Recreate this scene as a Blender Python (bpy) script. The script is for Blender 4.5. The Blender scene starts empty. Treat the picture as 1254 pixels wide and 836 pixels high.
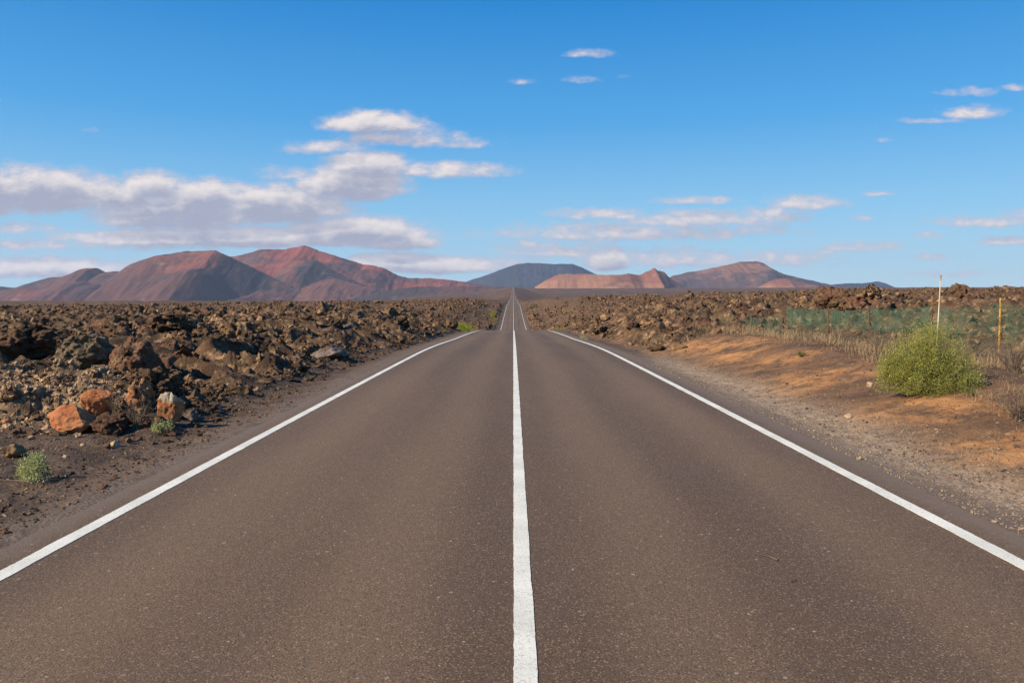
import bpy, bmesh, math, random
import numpy as np
from mathutils import Vector, Matrix, Euler
R = math.radians
S = bpy.context.scene
COL = S.collection
random.seed(7); RNG = np.random.default_rng(11)

# ------------------------------------------------------------------ camera
F = 975.0                       # focal length in pixels of a 1254 px wide frame
EYE = Vector((-0.057, 0.0, 1.7))
PITCH = math.atan(52 / F); YAW = 1.5 / F
cd = bpy.data.cameras.new('camera'); cam = bpy.data.objects.new('camera', cd); COL.objects.link(cam)
cd.sensor_width = 36; cd.lens = F / 1254 * 36; cd.clip_start = 0.1; cd.clip_end = 40000
cam.location = EYE; cam.rotation_euler = (R(90) - PITCH, 0, YAW)
S.camera = cam
# ------------------------------------------------------------------ sun, sky, exposure
SUN_EL, SUN_AZ = R(33), R(-118)       # azimuth measured from +Y (view) towards +X
sd = bpy.data.lights.new('sun', 'SUN'); sun = bpy.data.objects.new('sun', sd); COL.objects.link(sun)
sd.energy = 4.9; sd.angle = R(0.53); sd.color = (1.0, 0.85, 0.64)
to_sun = Vector((math.cos(SUN_EL) * math.sin(SUN_AZ), math.cos(SUN_EL) * math.cos(SUN_AZ), math.sin(SUN_EL)))
sun.rotation_euler = to_sun.to_track_quat('Z', 'Y').to_euler(); sun.location = (-20, -20, 30)
S.view_settings.view_transform = 'Standard'; S.view_settings.look = 'None'
S.view_settings.exposure = 0.72; S.view_settings.gamma = 1.0; S.view_settings.use_curve_mapping = False
S.cycles.use_denoising = True; S.cycles.denoiser = 'OPENIMAGEDENOISE'; S.cycles.denoising_input_passes = 'RGB_ALBEDO_NORMAL'; S.cycles.denoising_prefilter = 'NONE'
S.cycles.volume_bounces = 0; S.cycles.max_bounces = 5; S.cycles.diffuse_bounces = 2; S.cycles.glossy_bounces = 2
S.cycles.transparent_max_bounces = 16
SKY_STR = 0.10
SKY_SAT, SKY_VAL = 1.28, 1.0

CLOUDS = [  # direction tangent-plane coordinates (x, y, rx, ry, weight)
 (50,238,95,24,1),(150,243,50,18,.9),(185,228,36,14,.9),(-40,240,80,30,1),
 (215,262,90,20,1),(250,246,55,18,1),(335,254,85,20,1),
 (430,228,62,22,.95),(450,206,52,16,.9),(545,211,64,9.5,.95),(352,215,36,8,.6),
 (455,154,60,14,.9),(490,172,70,12,.8),(560,178,36,7,.7),(400,184,46,8,.75),
 (290,292,170,11,.9),(430,284,88,17,.95),(490,297,42,9,.8),(200,300,90,8,.5),
 (35,300,80,7,.6),(50,330,90,11,.8),(150,327,26,7,.6),(10,280,60,8,.45),
 (530,326,72,12,.95),(480,320,50,9,.8),(610,325,50,10,.6),
 (733,263,48,6,.75),(760,286,125,10,.72),(850,270,85,9,.75),(935,266,42,8,.7),(982,251,36,8,.8),(850,247,40,5,.6),
 (690,308,75,8,.6),(830,318,95,10,.65),(744,320,24,11,.95),(940,318,70,9,.55),(650,300,35,5,.5),
 (925,284,50,6,.45),(1045,303,46,6,.6),(1070,238,22,3,.4),(1045,268,16,4,.35),(1128,289,18,4,.5),(1005,308,22,3,.4),
 (1205,273,56,6,.65),(1252,264,24,6,.65),(1226,296,32,6,.65),(1140,314,24,4,.5),(1160,336,60,4,.3),
 (1182,141,32,7,.85),(1138,151,38,4,.6),(1180,117,34,5,.6),(1232,112,16,4,.55),(1075,175,12,3,.3),
 (718,73,26,5,.7),(640,104,14,4,.4),(706,103,22,4,.45),(755,99,10,3,.35),(115,160,12,6,.25),(0,126,8,5,.4)]

def build_world():
    w = bpy.data.worlds.new('World'); S.world = w; w.use_nodes = True
    nt = w.node_tree; nt.nodes.clear(); N = nt.nodes.new; L = nt.links.new
    out = N('ShaderNodeOutputWorld'); bg = N('ShaderNodeBackground'); bg.inputs[1].default_value = SKY_STR
    sky = N('ShaderNodeTexSky'); sky.sky_type = 'NISHITA'; sky.sun_disc = False
    sky.sun_elevation = SUN_EL; sky.sun_rotation = SUN_AZ; sky.air_density = 1.0; sky.dust_density = 0.15; sky.ozone_density = 2.2
    hsv = N('ShaderNodeHueSaturation'); hsv.inputs['Hue'].default_value = 0.497
    hsv.inputs['Saturation'].default_value = SKY_SAT; hsv.inputs['Value'].default_value = SKY_VAL
    L(sky.outputs[0], hsv.inputs['Color'])
    # clear-air colour by elevation, blended with the physical sky
    tc0 = N('ShaderNodeTexCoord'); sp0 = N('ShaderNodeSeparateXYZ'); L(tc0.outputs['Generated'], sp0.inputs[0])
    rp = N('ShaderNodeValToRGB'); L(sp0.outputs[2], rp.inputs[0]); els = rp.color_ramp.elements
    els[0].position = 0.0; els[0].color = (2.45/10, 3.95/10, 5.0/10, 1); els[1].position = .9; els[1].color = (0, .7/10, 2.6/10, 1)
    for p_, c_ in ((.11, (1.35, 3.25, 5.1)), (.21, (.38, 2.25, 4.8)), (.345, (0, 1.40, 4.0))):
        e_ = els.new(p_); e_.color = (c_[0]/10, c_[1]/10, c_[2]/10, 1)
    sc_ = N('ShaderNodeVectorMath'); sc_.operation = 'SCALE'; L(rp.outputs[0], sc_.inputs[0]); sc_.inputs['Scale'].default_value = 10
    blend = N('ShaderNodeMixRGB'); blend.inputs[0].default_value = .88; L(hsv.outputs[0], blend.inputs[1]); L(sc_.outputs[0], blend.inputs[2])
    # density group: sum of elliptic banks broken up by noise
    g = bpy.data.node_groups.new('cloud_density', 'ShaderNodeTree')
    g.interface.new_socket('P', in_out='INPUT', socket_type='NodeSocketVector')
    g.interface.new_socket('D', in_out='OUTPUT', socket_type='NodeSocketFloat')
    gi = g.nodes.new('NodeGroupInput'); go = g.nodes.new('NodeGroupOutput')
    def gn(t, **k):
        n = g.nodes.new(t)
        for a, b in k.items(): setattr(n, a, b)
        return n
    def noise(scale, detail, vec_scale, rough=.6):
        m = gn('ShaderNodeVectorMath', operation='MULTIPLY'); g.links.new(gi.outputs[0], m.inputs[0]); m.inputs[1].default_value = vec_scale
        n = gn('ShaderNodeTexNoise'); n.inputs['Scale'].default_value = scale; n.inputs['Detail'].default_value = detail
        n.inputs['Roughness'].default_value = rough; g.links.new(m.outputs[0], n.inputs['Vector']); return n
    n1 = noise(1, 2, (1/60, 1/28, 0)); n2 = noise(1, 9, (1/22, 1/12, 0), .60)
    # warp
    wv = gn('ShaderNodeVectorMath', operation='MULTIPLY_ADD'); g.links.new(n1.outputs['Color'], wv.inputs[0])
    wv.inputs[1].default_value = (24, 10, 0); g.links.new(gi.outputs[0], wv.inputs[2])
    prev = None
    for (x, y, rx, ry, wt) in CLOUDS:
        yy = 366 - y; x0 = x - 627; wt += -.17 if (ry < 7.5 and y < 200) else (.10 if (y > 230 and ry < 12) else 0); k_ = (ry < 12 and y > 230); s_ = (ry < 7.5 and y < 200); rx *= 1.2 if k_ else (1.25 if s_ else 1.05); ry *= 1.3 if k_ else 1.35 if s_ else (1.24 if x < 420 else 1.1)
        a = gn('ShaderNodeVectorMath', operation='MULTIPLY_ADD'); g.links.new(wv.outputs[0], a.inputs[0])
        rx *= 1.12; ry *= 1.12
        a.inputs[1].default_value = (1/rx, 1/ry, 0); a.inputs[2].default_value = (-(x0 + 12)/rx, -(yy + 5 - ry*.12)/ry, 0)
        ab = gn('ShaderNodeVectorMath', operation='ABSOLUTE'); g.links.new(a.outputs[0], ab.inputs[0])
        a1 = gn('ShaderNodeVectorMath', operation='MULTIPLY'); g.links.new(a.outputs[0], a1.inputs[0]); a1.inputs[1].default_value = (1, 1.3, 0)
        a2 = gn('ShaderNodeVectorMath', operation='MULTIPLY_ADD'); g.links.new(ab.outputs[0], a2.inputs[0]); a2.inputs[1].default_value = (0, -.4, 0); g.links.new(a1.outputs[0], a2.inputs[2]); a = a2
        d = gn('ShaderNodeVectorMath', operation='DOT_PRODUCT'); g.links.new(a.outputs[0], d.inputs[0]); g.links.new(a.outputs[0], d.inputs[1])
        s = gn('ShaderNodeMath', operation='MULTIPLY_ADD'); g.links.new(d.outputs['Value'], s.inputs[0]); big = 1.9 if (ry > 12 and wt > .85) else 1.; s.inputs[1].default_value = -.8*big; s.inputs[2].default_value = wt*big - .1*(big-1)
        if prev is None: prev = s
        else:
            m = gn('ShaderNodeMath', operation='SMOOTH_MAX'); g.links.new(prev.outputs[0], m.inputs[0]); g.links.new(s.outputs[0], m.inputs[1]); m.inputs[2].default_value = .25; prev = m
    s2 = gn('ShaderNodeMath', operation='MULTIPLY_ADD'); g.links.new(n2.outputs['Fac'], s2.inputs[0]); s2.inputs[1].default_value = 2.6; s2.inputs[2].default_value = -1.30
    ad = gn('ShaderNodeMath', operation='ADD'); g.links.new(prev.outputs[0], ad.inputs[0]); g.links.new(s2.outputs[0], ad.inputs[1])
    g.links.new(ad.outputs[0], go.inputs[0])
    # direction -> tangent coordinates
    tc = N('ShaderNodeTexCoord'); sx = N('ShaderNodeSeparateXYZ'); L(tc.outputs['Generated'], sx.inputs[0])
    def M(op, a, b=None, c=None):
        n = N('ShaderNodeMath'); n.operation = op
        for i, v in enumerate((a, b, c)):
            if v is None: continue
            if isinstance(v, (int, float)): n.inputs[i].default_value = v
            else: L(v, n.inputs[i])
        return n.outputs[0]
    yc = M('MAXIMUM', sx.outputs[1], .05)
    u = M('MULTIPLY', M('DIVIDE', sx.outputs[0], yc), F); v = M('MULTIPLY', M('DIVIDE', sx.outputs[2], yc), F)
    cx = N('ShaderNodeCombineXYZ'); L(u, cx.inputs[0]); L(v, cx.inputs[1])
    def dens(off):
        a = N('ShaderNodeVectorMath'); a.operation = 'ADD'; L(cx.outputs[0], a.inputs[0]); a.inputs[1].default_value = off
        q = N('ShaderNodeGroup'); q.node_tree = g; L(a.outputs[0], q.inputs[0]); return q.outputs[0]
    d0 = dens((0, 0, 0)); d1 = dens((-4, 6, 0)); d2 = dens((-7, 17, 0))
    def mr(val, a, b, c=0., d=1.):
        n = N('ShaderNodeMapRange'); n.interpolation_type = 'SMOOTHSTEP'; L(val, n.inputs[0])
        for i, q in enumerate((a, b, c, d)): n.inputs[i+1].default_value = q
        return n.outputs[0]
    front = M('GREATER_THAN', sx.outputs[1], .1)
    alpha = M('MULTIPLY', mr(d0, -.42, 1.0, 0, .96), front)
    occ = M('ADD', M('MULTIPLY', mr(d1, .3, 2.2), .42), M('MULTIPLY', mr(d2, -.2, 1.5), .70))  # cloud shading painted in: greyer where density lies towards the light
    mx = N('ShaderNodeMixRGB'); L(M('MINIMUM', occ, 1.0), mx.inputs[0])
    hl = N('ShaderNodeMixRGB'); L(mr(d0, .25, 1.5), hl.inputs[0]); hl.inputs[1].default_value = (3.5, 3.45, 4.05, 1); hl.inputs[2].default_value = (5.6, 5.1, 4.85, 1); L(hl.outputs[0], mx.inputs[1])
    mx.inputs[1].default_value = (5.3, 4.9, 4.85, 1); mx.inputs[2].default_value = (2.4, 2.5, 3.2, 1)
    fin = N('ShaderNodeMixRGB'); L(alpha, fin.inputs[0]); L(blend.outputs[0], fin.inputs[1]); L(mx.outputs[0], fin.inputs[2])
    L(fin.outputs[0], bg.inputs[0]); L(bg.outputs[0], out.inputs[0])
    w.cycles.sampling_method = 'MANUAL'; w.cycles.sample_map_resolution = 512
build_world()

# ------------------------------------------------------------------ helpers
def pray(px, py):
    d = Vector(((px - 627) / F, -(py - 418) / F, -1.0)); d.rotate(cam.rotation_euler); return d / d.y
def at(px, py, D):                     # the point seen at (px, py), D metres down the road
    return EYE + pray(px, py) * D
def hsh(ix, iy, iz=0, s=0):
    h = (ix.astype(np.int64) * 374761393 + iy.astype(np.int64) * 668265263 + np.asarray(iz).astype(np.int64) * 2147483647 + s * 1274126177) & 0xffffffff
    h = ((h ^ (h >> 13)) * 1274126177) & 0xffffffff
    return h ^ (h >> 16)
G2 = np.array([[math.cos(a), math.sin(a)] for a in np.linspace(0, 2*math.pi, 17)[:16]])
def perlin2(x, y, s=0):
    x0 = np.floor(x); y0 = np.floor(y); fx = x - x0; fy = y - y0
    ux = fx*fx*fx*(fx*(fx*6-15)+10); uy = fy*fy*fy*(fy*(fy*6-15)+10)
    def c(i, j):
        g = G2[hsh(x0+i, y0+j, 0, s) & 15]; return g[..., 0]*(fx-i) + g[..., 1]*(fy-j)
    a = c(0,0); b = c(1,0); d = c(0,1); e = c(1,1)
    return 1.5 * ((a + (b-a)*ux) * (1-uy) + (d + (e-d)*ux) * uy)
_g3 = RNG.normal(size=(64, 3)); _g3 /= np.linalg.norm(_g3, axis=1)[:, None]
def perlin3(P, s=0):
    P0 = np.floor(P); f = P - P0; u = f*f*f*(f*(f*6-15)+10); r = 0
    for i in (0, 1):
        for j in (0, 1):
            for k in (0, 1):
                g = _g3[(hsh(P0[..., 0]+i, P0[..., 1]+j, P0[..., 2]+k, s) >> 3) & 63]
                d = g[..., 0]*(f[..., 0]-i) + g[..., 1]*(f[..., 1]-j) + g[..., 2]*(f[..., 2]-k)
                r = r + d * (u[..., 0] if i else 1-u[..., 0]) * (u[..., 1] if j else 1-u[..., 1]) * (u[..., 2] if k else 1-u[..., 2])
    return 1.4 * r
def fbm2(x, y, s, o=4):
    r = 0; a = 1.
    for i in range(o): r = r + a*perlin2(x*2**i, y*2**i, s+i); a *= .5
    return r
def sst(a, b, x):
    t = np.clip((x - a) / (b - a), 0, 1); return t*t*(3-2*t)
def mesh_obj(name, V, Fc, mat=None, parent=None, smooth=False, attrs=None):
    me = bpy.data.meshes.new(name); V = np.asarray(V, dtype=np.float32)
    if isinstance(Fc, np.ndarray):
        n, k = Fc.shape
        me.vertices.add(len(V)); me.vertices.foreach_set('co', V.ravel())
        me.loops.add(n*k); me.loops.foreach_set('vertex_index', Fc.astype(np.int32).ravel())
        me.polygons.add(n); me.polygons.foreach_set('loop_start', np.arange(0, n*k, k, dtype=np.int32))
        me.update(calc_edges=True)
    else:
        me.from_pydata(V.tolist(), [], Fc); me.update()
    me.polygons.foreach_set('use_smooth', np.full(len(me.polygons), bool(smooth)))
    for k, a in (attrs or {}).items():
        t = me.attributes.new(k, 'FLOAT', 'POINT'); t.data.foreach_set('value', np.asarray(a, dtype=np.float32).ravel())
    if mat: me.materials.append(mat)
    o = bpy.data.objects.new(name, me); COL.objects.link(o)
    if parent: o.parent = parent
    return o
def empty(name, loc, rz=0):
    o = bpy.data.objects.new(name, None); COL.objects.link(o); o.location = loc; o.rotation_euler = (0, 0, rz); o.empty_display_size = .1; return o
def tag(o, label=None, cat=None, group=None, kind=None):
    if label: o['label'] = label
    if cat: o['category'] = cat
    if group: o['group'] = group
    if kind: o['kind'] = kind
    return o
class Geo:                              # collects polygons for one mesh
    def __init__(s): s.v = []; s.f = []; s.n = 0
    def add(s, V, Fc):
        V = np.asarray(V, dtype=np.float32); Fc = np.asarray(Fc); s.v.append(V); s.f.append(Fc + s.n); s.n += len(V)
    def tube(s, pts, r0, r1=None, k=5):
        pts = [Vector(p) for p in pts]; r1 = r0 if r1 is None else r1; n = len(pts); V = []
        for i, p in enumerate(pts):
            d = (pts[min(i+1, n-1)] - pts[max(i-1, 0)]).normalized(); q = d.to_track_quat('Z', 'Y'); r = r0 + (r1-r0)*i/(n-1)
            for j in range(k):
                a = 2*math.pi*j/k; V.append(p + q @ Vector((math.cos(a)*r, math.sin(a)*r, 0)))
        Fc = [[i*k+j, i*k+(j+1) % k, (i+1)*k+(j+1) % k, (i+1)*k+j] for i in range(n-1) for j in range(k)]
        V.append(pts[-1]); V.append(pts[0]); c = n*k
        Fc += [[(n-1)*k+j, (n-1)*k+(j+1) % k, c, c] for j in range(k)]; Fc += [[(j+1) % k, j, c+1, c+1] for j in range(k)]
        s.add(V, Fc)
    def build(s, name, mat, parent=None, smooth=False):
        V = np.concatenate(s.v); Fc = np.concatenate(s.f)
        if Fc.shape[1] == 4 and (Fc[:, 2] == Fc[:, 3]).any():
            return mesh_obj(name, V, [[int(a) for a in dict.fromkeys(r.tolist())] for r in Fc], mat, parent, smooth)
        return mesh_obj(name, V, Fc, mat, parent, smooth)

# ------------------------------------------------------------------ materials
class Mt:
    def __init__(s, name, rough=.9, spec=.25):
        s.m = bpy.data.materials.new(name); s.m.use_nodes = True; s.t = s.m.node_tree; s.b = s.t.nodes['Principled BSDF']
        s.b.inputs['Roughness'].default_value = rough; s.b.inputs['Specular IOR Level'].default_value = spec
        tc = s.t.nodes.new('ShaderNodeTexCoord'); s.geo = s.t.nodes.new('ShaderNodeNewGeometry'); s.obj = tc.outputs['Object']
        s.pos = s.geo.outputs['Position']
    def n(s, t, **k):
        q = s.t.nodes.new(t)
        for a, b in k.items(): setattr(q, a, b)
        return q
    def l(s, a, b): s.t.links.new(a, b)
    def put(s, sock, v):
        if isinstance(v, (int, float)): sock.default_value = v
        elif isinstance(v, tuple): sock.default_value = v if len(v) == 4 or sock.type == 'VECTOR' else (*v, 1)
        else: s.l(v, sock)
    def noise(s, scale, detail=3, rough=.55, vec=None, stretch=None, col=False):
        q = s.n('ShaderNodeTexNoise'); q.inputs['Scale'].default_value = scale; q.inputs['Detail'].default_value = detail; q.inputs['Roughness'].default_value = rough
        vec = vec or s.obj
        if stretch:
            m = s.n('ShaderNodeVectorMath', operation='MULTIPLY'); s.l(vec, m.inputs[0]); m.inputs[1].default_value = stretch; vec = m.outputs[0]
        s.l(vec, q.inputs['Vector']); return q.outputs['Color' if col else 'Fac']
    def voro(s, scale, out='Distance', vec=None, feature='F1'):
        q = s.n('ShaderNodeTexVoronoi', feature=feature); q.inputs['Scale'].default_value = scale; s.l(vec or s.obj, q.inputs['Vector']); return q.outputs[out]
    def attr(s, name):
        q = s.n('ShaderNodeAttribute'); q.attribute_name = name; return q.outputs['Fac']
    def ramp(s, f, a, b, lo=0., hi=1.):
        q = s.n('ShaderNodeMapRange'); q.interpolation_type = 'SMOOTHSTEP'; s.l(f, q.inputs[0])
        for i, v in enumerate((a, b, lo, hi)): q.inputs[i+1].default_value = v
        return q.outputs[0]
    def math(s, op, a, b=None, c=None):
        q = s.n('ShaderNodeMath', operation=op)
        for i, v in enumerate((a, b, c)):
            if v is not None: s.put(q.inputs[i], v)
        return q.outputs[0]
    def mix(s, f, a, b, mode='MIX'):
        q = s.n('ShaderNodeMixRGB', blend_type=mode); s.put(q.inputs[0], f); s.put(q.inputs[1], a); s.put(q.inputs[2], b); return q.outputs[0]
    def bump(s, h, strength=.5, dist=.02, normal=None):
        q = s.n('ShaderNodeBump'); q.inputs['Strength'].default_value = strength; q.inputs['Distance'].default_value = dist; s.l(h, q.inputs['Height'])
        if normal: s.l(normal, q.inputs['Normal'])
        s.l(q.outputs[0], s.b.inputs['Normal']); return q.outputs[0]
    def color(s, c): s.put(s.b.inputs['Base Color'], c); return s

LAVA_DARK, LAVA_MID, LAVA_TAN, LAVA_RED = (.048,.031,.020), (.152,.092,.052), (.37,.235,.125), (.15,.066,.042)
def lava_color(m, vec=None, k=1.0, tan_shift=0.):
    v = vec or m.obj
    a = m.mix(m.ramp(m.noise(.9*k, 5, .65, v), .38, .62), LAVA_DARK, LAVA_MID)
    a = m.mix(m.ramp(m.noise(2.3*k, 6, .7, v), .50 - tan_shift, .66 - tan_shift), a, LAVA_TAN)
    a = m.mix(m.ramp(m.noise(.35*k, 4, .6, v, (1, 1, 1)), .54, .66, 0, .7), a, LAVA_RED)
    a = m.mix(m.ramp(m.voro(9*k, 'Color', v), .0, 1., 0, .45), a, LAVA_DARK)
    return a
def mat_ground():
    m = Mt('ground_soil', .95, .15); P = m.pos
    lava = lava_color(m, P, 1.0)
    farn = m.noise(.02, 6, .65, P); lavf = m.mix(m.ramp(m.noise(.06, 7, .75, P), .4, .62, .0, .8), m.mix(m.ramp(farn, .35, .65), (.080,.046,.030), (.165,.098,.060)), (.045,.030,.022))
    lava = m.mix(m.ramp(m.attr('far'), 0, 1), lava, lavf)
    fine = m.noise(38, 4, .7, P); peb = m.voro(26, 'Color', P)
    dirt = m.mix(m.ramp(m.noise(1.3, 5, .62, P), .36, .64), (.050,.034,.025), (.100,.067,.046))
    dirt = m.mix(m.ramp(fine, .45, .75, 0, .5), dirt, (.18,.13,.095))
    dirt = m.mix(m.ramp(peb, .78, .95, 0, .5), dirt, (.26,.2,.15))
    rd = m.mix(m.ramp(m.noise(1.1, 7, .72, P), .40, .68), (.088,.053,.033), (.175,.100,.056))
    rd = m.mix(m.ramp(m.noise(3.7, 7, .75, P), .54, .72, 0, .6), rd, (.30,.185,.105))
    rd = m.mix(m.ramp(fine, .42, .72, 0, .5), rd, (.075,.05,.036))
    rd = m.mix(m.ramp(peb, .84, .97, 0, .6), rd, (.38,.29,.2))
    org = m.mix(m.ramp(m.noise(5, 5, .7, P), .35, .7), (.39,.175,.060), (.44,.235,.10))
    orm = m.math('MULTIPLY', m.attr('orange'), m.ramp(m.noise(1.5, 6, .75, P), .38, .60, 0, .85))
    rd = m.mix(orm, rd, org)
    gr = m.mix(m.ramp(m.noise(3, 5, .7, P), .3, .7), (.20,.135,.085), (.33,.235,.155))
    gr = m.mix(m.ramp(m.voro(55, 'Color', P), .35, .95, 0, .75), gr, (.40,.33,.26))
    gr = m.mix(m.ramp(m.voro(34, 'Color', P), .72, .9, 0, .7), gr, (.08,.058,.045))
    c = m.mix(m.attr('red_dirt'), dirt, rd)
    c = m.mix(m.math('MULTIPLY', m.attr('gravel'), m.ramp(m.noise(6, 5, .7, P), .2, .6, .55, 1)), c, gr)
    c = m.mix(m.math('MULTIPLY', m.attr('dust'), m.ramp(m.noise(4, 5, .7, P), .25, .65, .2, 1)), c, (.155,.118,.093))
    c = m.mix(m.math('MULTIPLY', m.attr('tan'), m.ramp(m.noise(2.5, 5, .7, P), .3, .5)), c, (.32,.215,.13))
    lm = m.ramp(m.math('ADD', m.attr('lava'), m.math('MULTIPLY', m.math('SUBTRACT', m.noise(3, 4, .6, P), .5), .5)), .35, .6)
    lava = m.mix(m.math('MULTIPLY', m.attr('tan'), .85), lava, (.33,.225,.135))
    m.color(m.mix(lm, c, lava))
    h = m.math('ADD', m.math('MULTIPLY', m.noise(22, 6, .75, P), 1.), m.math('MULTIPLY', m.voro(30, 'Distance', P), .5))
    b1 = m.bump(h, .9, .02); 
    h2 = m.math('MULTIPLY', m.noise(3.0, 7, .75, P), m.ramp(m.attr('lava'), .3, .7)); m.bump(h2, .8, .14, b1)
    return m.m
def mat_rock(name, tan_shift=0., k=1.0, world=True, extra=None, bump=.03):
    m = Mt(name, .95, .15); v = m.pos if world else m.obj
    c = lava_color(m, v, k, tan_shift)
    if extra: c = extra(m, c, v)
    m.color(c)
    b = m.bump(m.math('ADD', m.noise(9*k, 7, .78, v), m.math('MULTIPLY', m.voro(14*k, 'Distance', v), .35)), .9, bump)
    m.bump(m.noise(45, 3, .7, v), .6, .01, b)
    return m.m
def tint(col, lo=.35, hi=.6, sc=3., amt=.85):
    return lambda m, c, v: m.mix(m.ramp(m.noise(sc, 5, .65, v), lo, hi, 0, amt), c, col)
M = {}
def mats():
    M['ground'] = mat_ground()
    M['lava'] = mat_rock('lava_rock')
    M['lava_tan'] = mat_rock('lava_rock_lichen', .07)
    M['lava_dark'] = mat_rock('lava_rock_dark', -.09)
    M['orange'] = mat_rock('orange_rock', 0, 1.6, False, lambda m, c, v: m.mix(m.ramp(m.noise(5, 5, .7, v), .30, .42), c, m.mix(m.ramp(m.noise(3.5, 6, .7, v), .35, .65), (.29,.10,.042), (.40,.18,.085))), .012)
    M['rusty'] = mat_rock('rusty_rock', 0, 1.6, False, lambda m, c, v: m.mix(m.ramp(m.noise(6, 5, .7, v), .40, .52), c, m.mix(m.ramp(m.noise(4, 6, .7, v), .35, .6), (.27,.10,.042), (.36,.20,.10))), .02)
    def whitecap(m, c, v):
        c = m.mix(m.ramp(m.noise(5, 5, .7, v), .34, .46), c, m.mix(m.ramp(m.noise(4, 6, .7, v), .35, .65), (.30,.11,.042), (.38,.20,.09)))
        s = m.n('ShaderNodeSeparateXYZ'); m.l(v, s.inputs[0])
        return m.mix(m.ramp(m.math('ADD', s.outputs[2], m.math('MULTIPLY', m.noise(9, 5, .7, v), .25)), .46, .56), c, (.44,.36,.26))
    M['capped'] = mat_rock('pale_topped_rock', 0, 1.6, False, whitecap, .02)
    M['pale'] = mat_rock('pale_rock', 0, 1.6, False, tint((.42,.30,.19), .3, .5, 5, .95), .012)
    M['tanrub'] = mat_rock('tan_rubble', .05, 1, True, tint((.40,.27,.16), .36, .56, 4, .95), .02)
    M['chip'] = mat_rock('gravel_chip', 0, 2, True, tint((.30,.225,.16), .3, .5, 9, .85), .006)
    M['grey'] = mat_rock('grey_rock', 0, 1.3, False, tint((.16,.135,.12), .3, .55, 3, .8), .02)
    M['reddish'] = mat_rock('reddish_rock', .0, 1.2, False, lambda m, c, v: m.mix(m.ramp(m.noise(6, 6, .75, v), .55, .7, 0, .8), m.mix(m.ramp(m.noise(1.6, 4, .6, v), .35, .55, 0, .8), c, (.15,.068,.042)), (.20,.17,.145)), .03)
    M['olive'] = mat_rock('lichen_slab', .05, 1.2, False, tint((.125,.10,.062), .3, .6, 2.5, .8), .03)
    # asphalt
    m = Mt('asphalt', .82, .3); P = m.pos
    sx = m.n('ShaderNodeSeparateXYZ'); m.l(P, sx.inputs[0]); X = sx.outputs[0]
    base = m.mix(m.ramp(m.noise(.45, 4, .6, P, (1, .12, 1)), .35, .65), (.095,.057,.032), (.138,.085,.049))
    base = m.mix(m.ramp(m.noise(1.7, 5, .65, P, (1, .35, 1)), .4, .7, 0, .35), base, (.088,.064,.048))
    # wheel tracks worn paler, the strip between them darker
    tr = m.math('ABSOLUTE', m.math('SUBTRACT', m.math('ABSOLUTE', X), 1.65))
    tr = m.math('ABSOLUTE', m.math('SUBTRACT', tr, .78))
    base = m.mix(m.ramp(tr, .10, .60, .42, 0), base, (.195,.128,.075))
    st = m.voro(125, 'Color', P); 
    base = m.mix(m.ramp(st, .66, .93, 0, .75), base, (.33,.235,.155))
    base = m.mix(m.ramp(m.voro(140, 'Color', P), .60, .9, 0, .75), base, (.030,.021,.016))
    base = m.mix(m.ramp(m.voro(62, 'Color', P), .93, .96, 0, .7), base, (.42,.34,.25))
    base = m.mix(m.ramp(m.noise(160, 2, .6, P), .35, .7, .0, .35), base, (.045,.036,.031))
    ed = m.ramp(m.math('ADD', m.math('ABSOLUTE', X), m.math('MULTIPLY', m.noise(5, 5, .7, P), .35)), 3.42, 3.78, 0, .6)
    m.color(m.mix(ed, base, (.155,.120,.096)))
    m.bump(m.math('ADD', m.voro(95, 'Distance', P), m.noise(200, 3, .7, P)), .55, .004)
    M['asphalt'] = m.m
    m = Mt('road_paint', .7, .3); P = m.pos
    wear = m.ramp(m.noise(75, 4, .7, P), .56, .66, 0, .85); wear2 = m.ramp(m.voro(95, 'Color', P), .70, .93, 0, .5)
    c = m.mix(m.ramp(m.noise(2, 4, .6, P), .3, .7), (.55,.55,.49), (.68,.675,.61))
    c = m.mix(wear, c, (.24,.21,.18)); c = m.mix(wear2, c, (.33,.31,.27))
    m.color(c); m.bump(m.noise(90, 4, .7, P), .4, .004); M['paint'] = m.m
    # plants
    def leaf(name, a, b, sc=4., extra=None):
        m = Mt(name, .7, .2); c = m.mix(m.ramp(m.noise(sc, 4, .7), .35, .65), a, b)
        rn = m.n('ShaderNodeNewGeometry').outputs['Random Per Island']; c = m.mix(m.math('MULTIPLY', rn, .55), c, extra or b)
        m.color(c); tr = m.n('ShaderNodeBsdfTranslucent'); m.l(c, tr.inputs[0]) ; mx = m.n('ShaderNodeMixShader'); mx.inputs[0].default_value = .3
        o = m.t.nodes['Material Output']; m.l(m.b.outputs[0], mx.inputs[1]); m.l(tr.outputs[0], mx.inputs[2]); m.l(mx.outputs[0], o.inputs[0]); return m.m
    M['leaf'] = leaf('bush_leaf', (.145,.195,.035), (.31,.33,.08), 3.5, (.44,.37,.12))
    M['leaf_yellow'] = leaf('yellow_green_leaf', (.20,.25,.02), (.32,.36,.03))
    M['leaf_pale'] = leaf('pale_green_leaf', (.32,.36,.13), (.48,.48,.22))
    M['leaf_dark'] = leaf('olive_leaf', (.09,.12,.03), (.16,.17,.05))
    M['flower'] = leaf('yellow_flower', (.75,.60,.03), (.8,.7,.05))
    M['straw'] = leaf('dry_straw', (.34,.235,.13), (.47,.34,.20), 2., (.24,.15,.08))
    M['twig'] = leaf('dead_twig', (.20,.145,.105), (.34,.265,.20), 3., (.12,.085,.06))
    M['stem'] = leaf('brown_stem', (.10,.065,.035), (.17,.12,.06))
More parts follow.
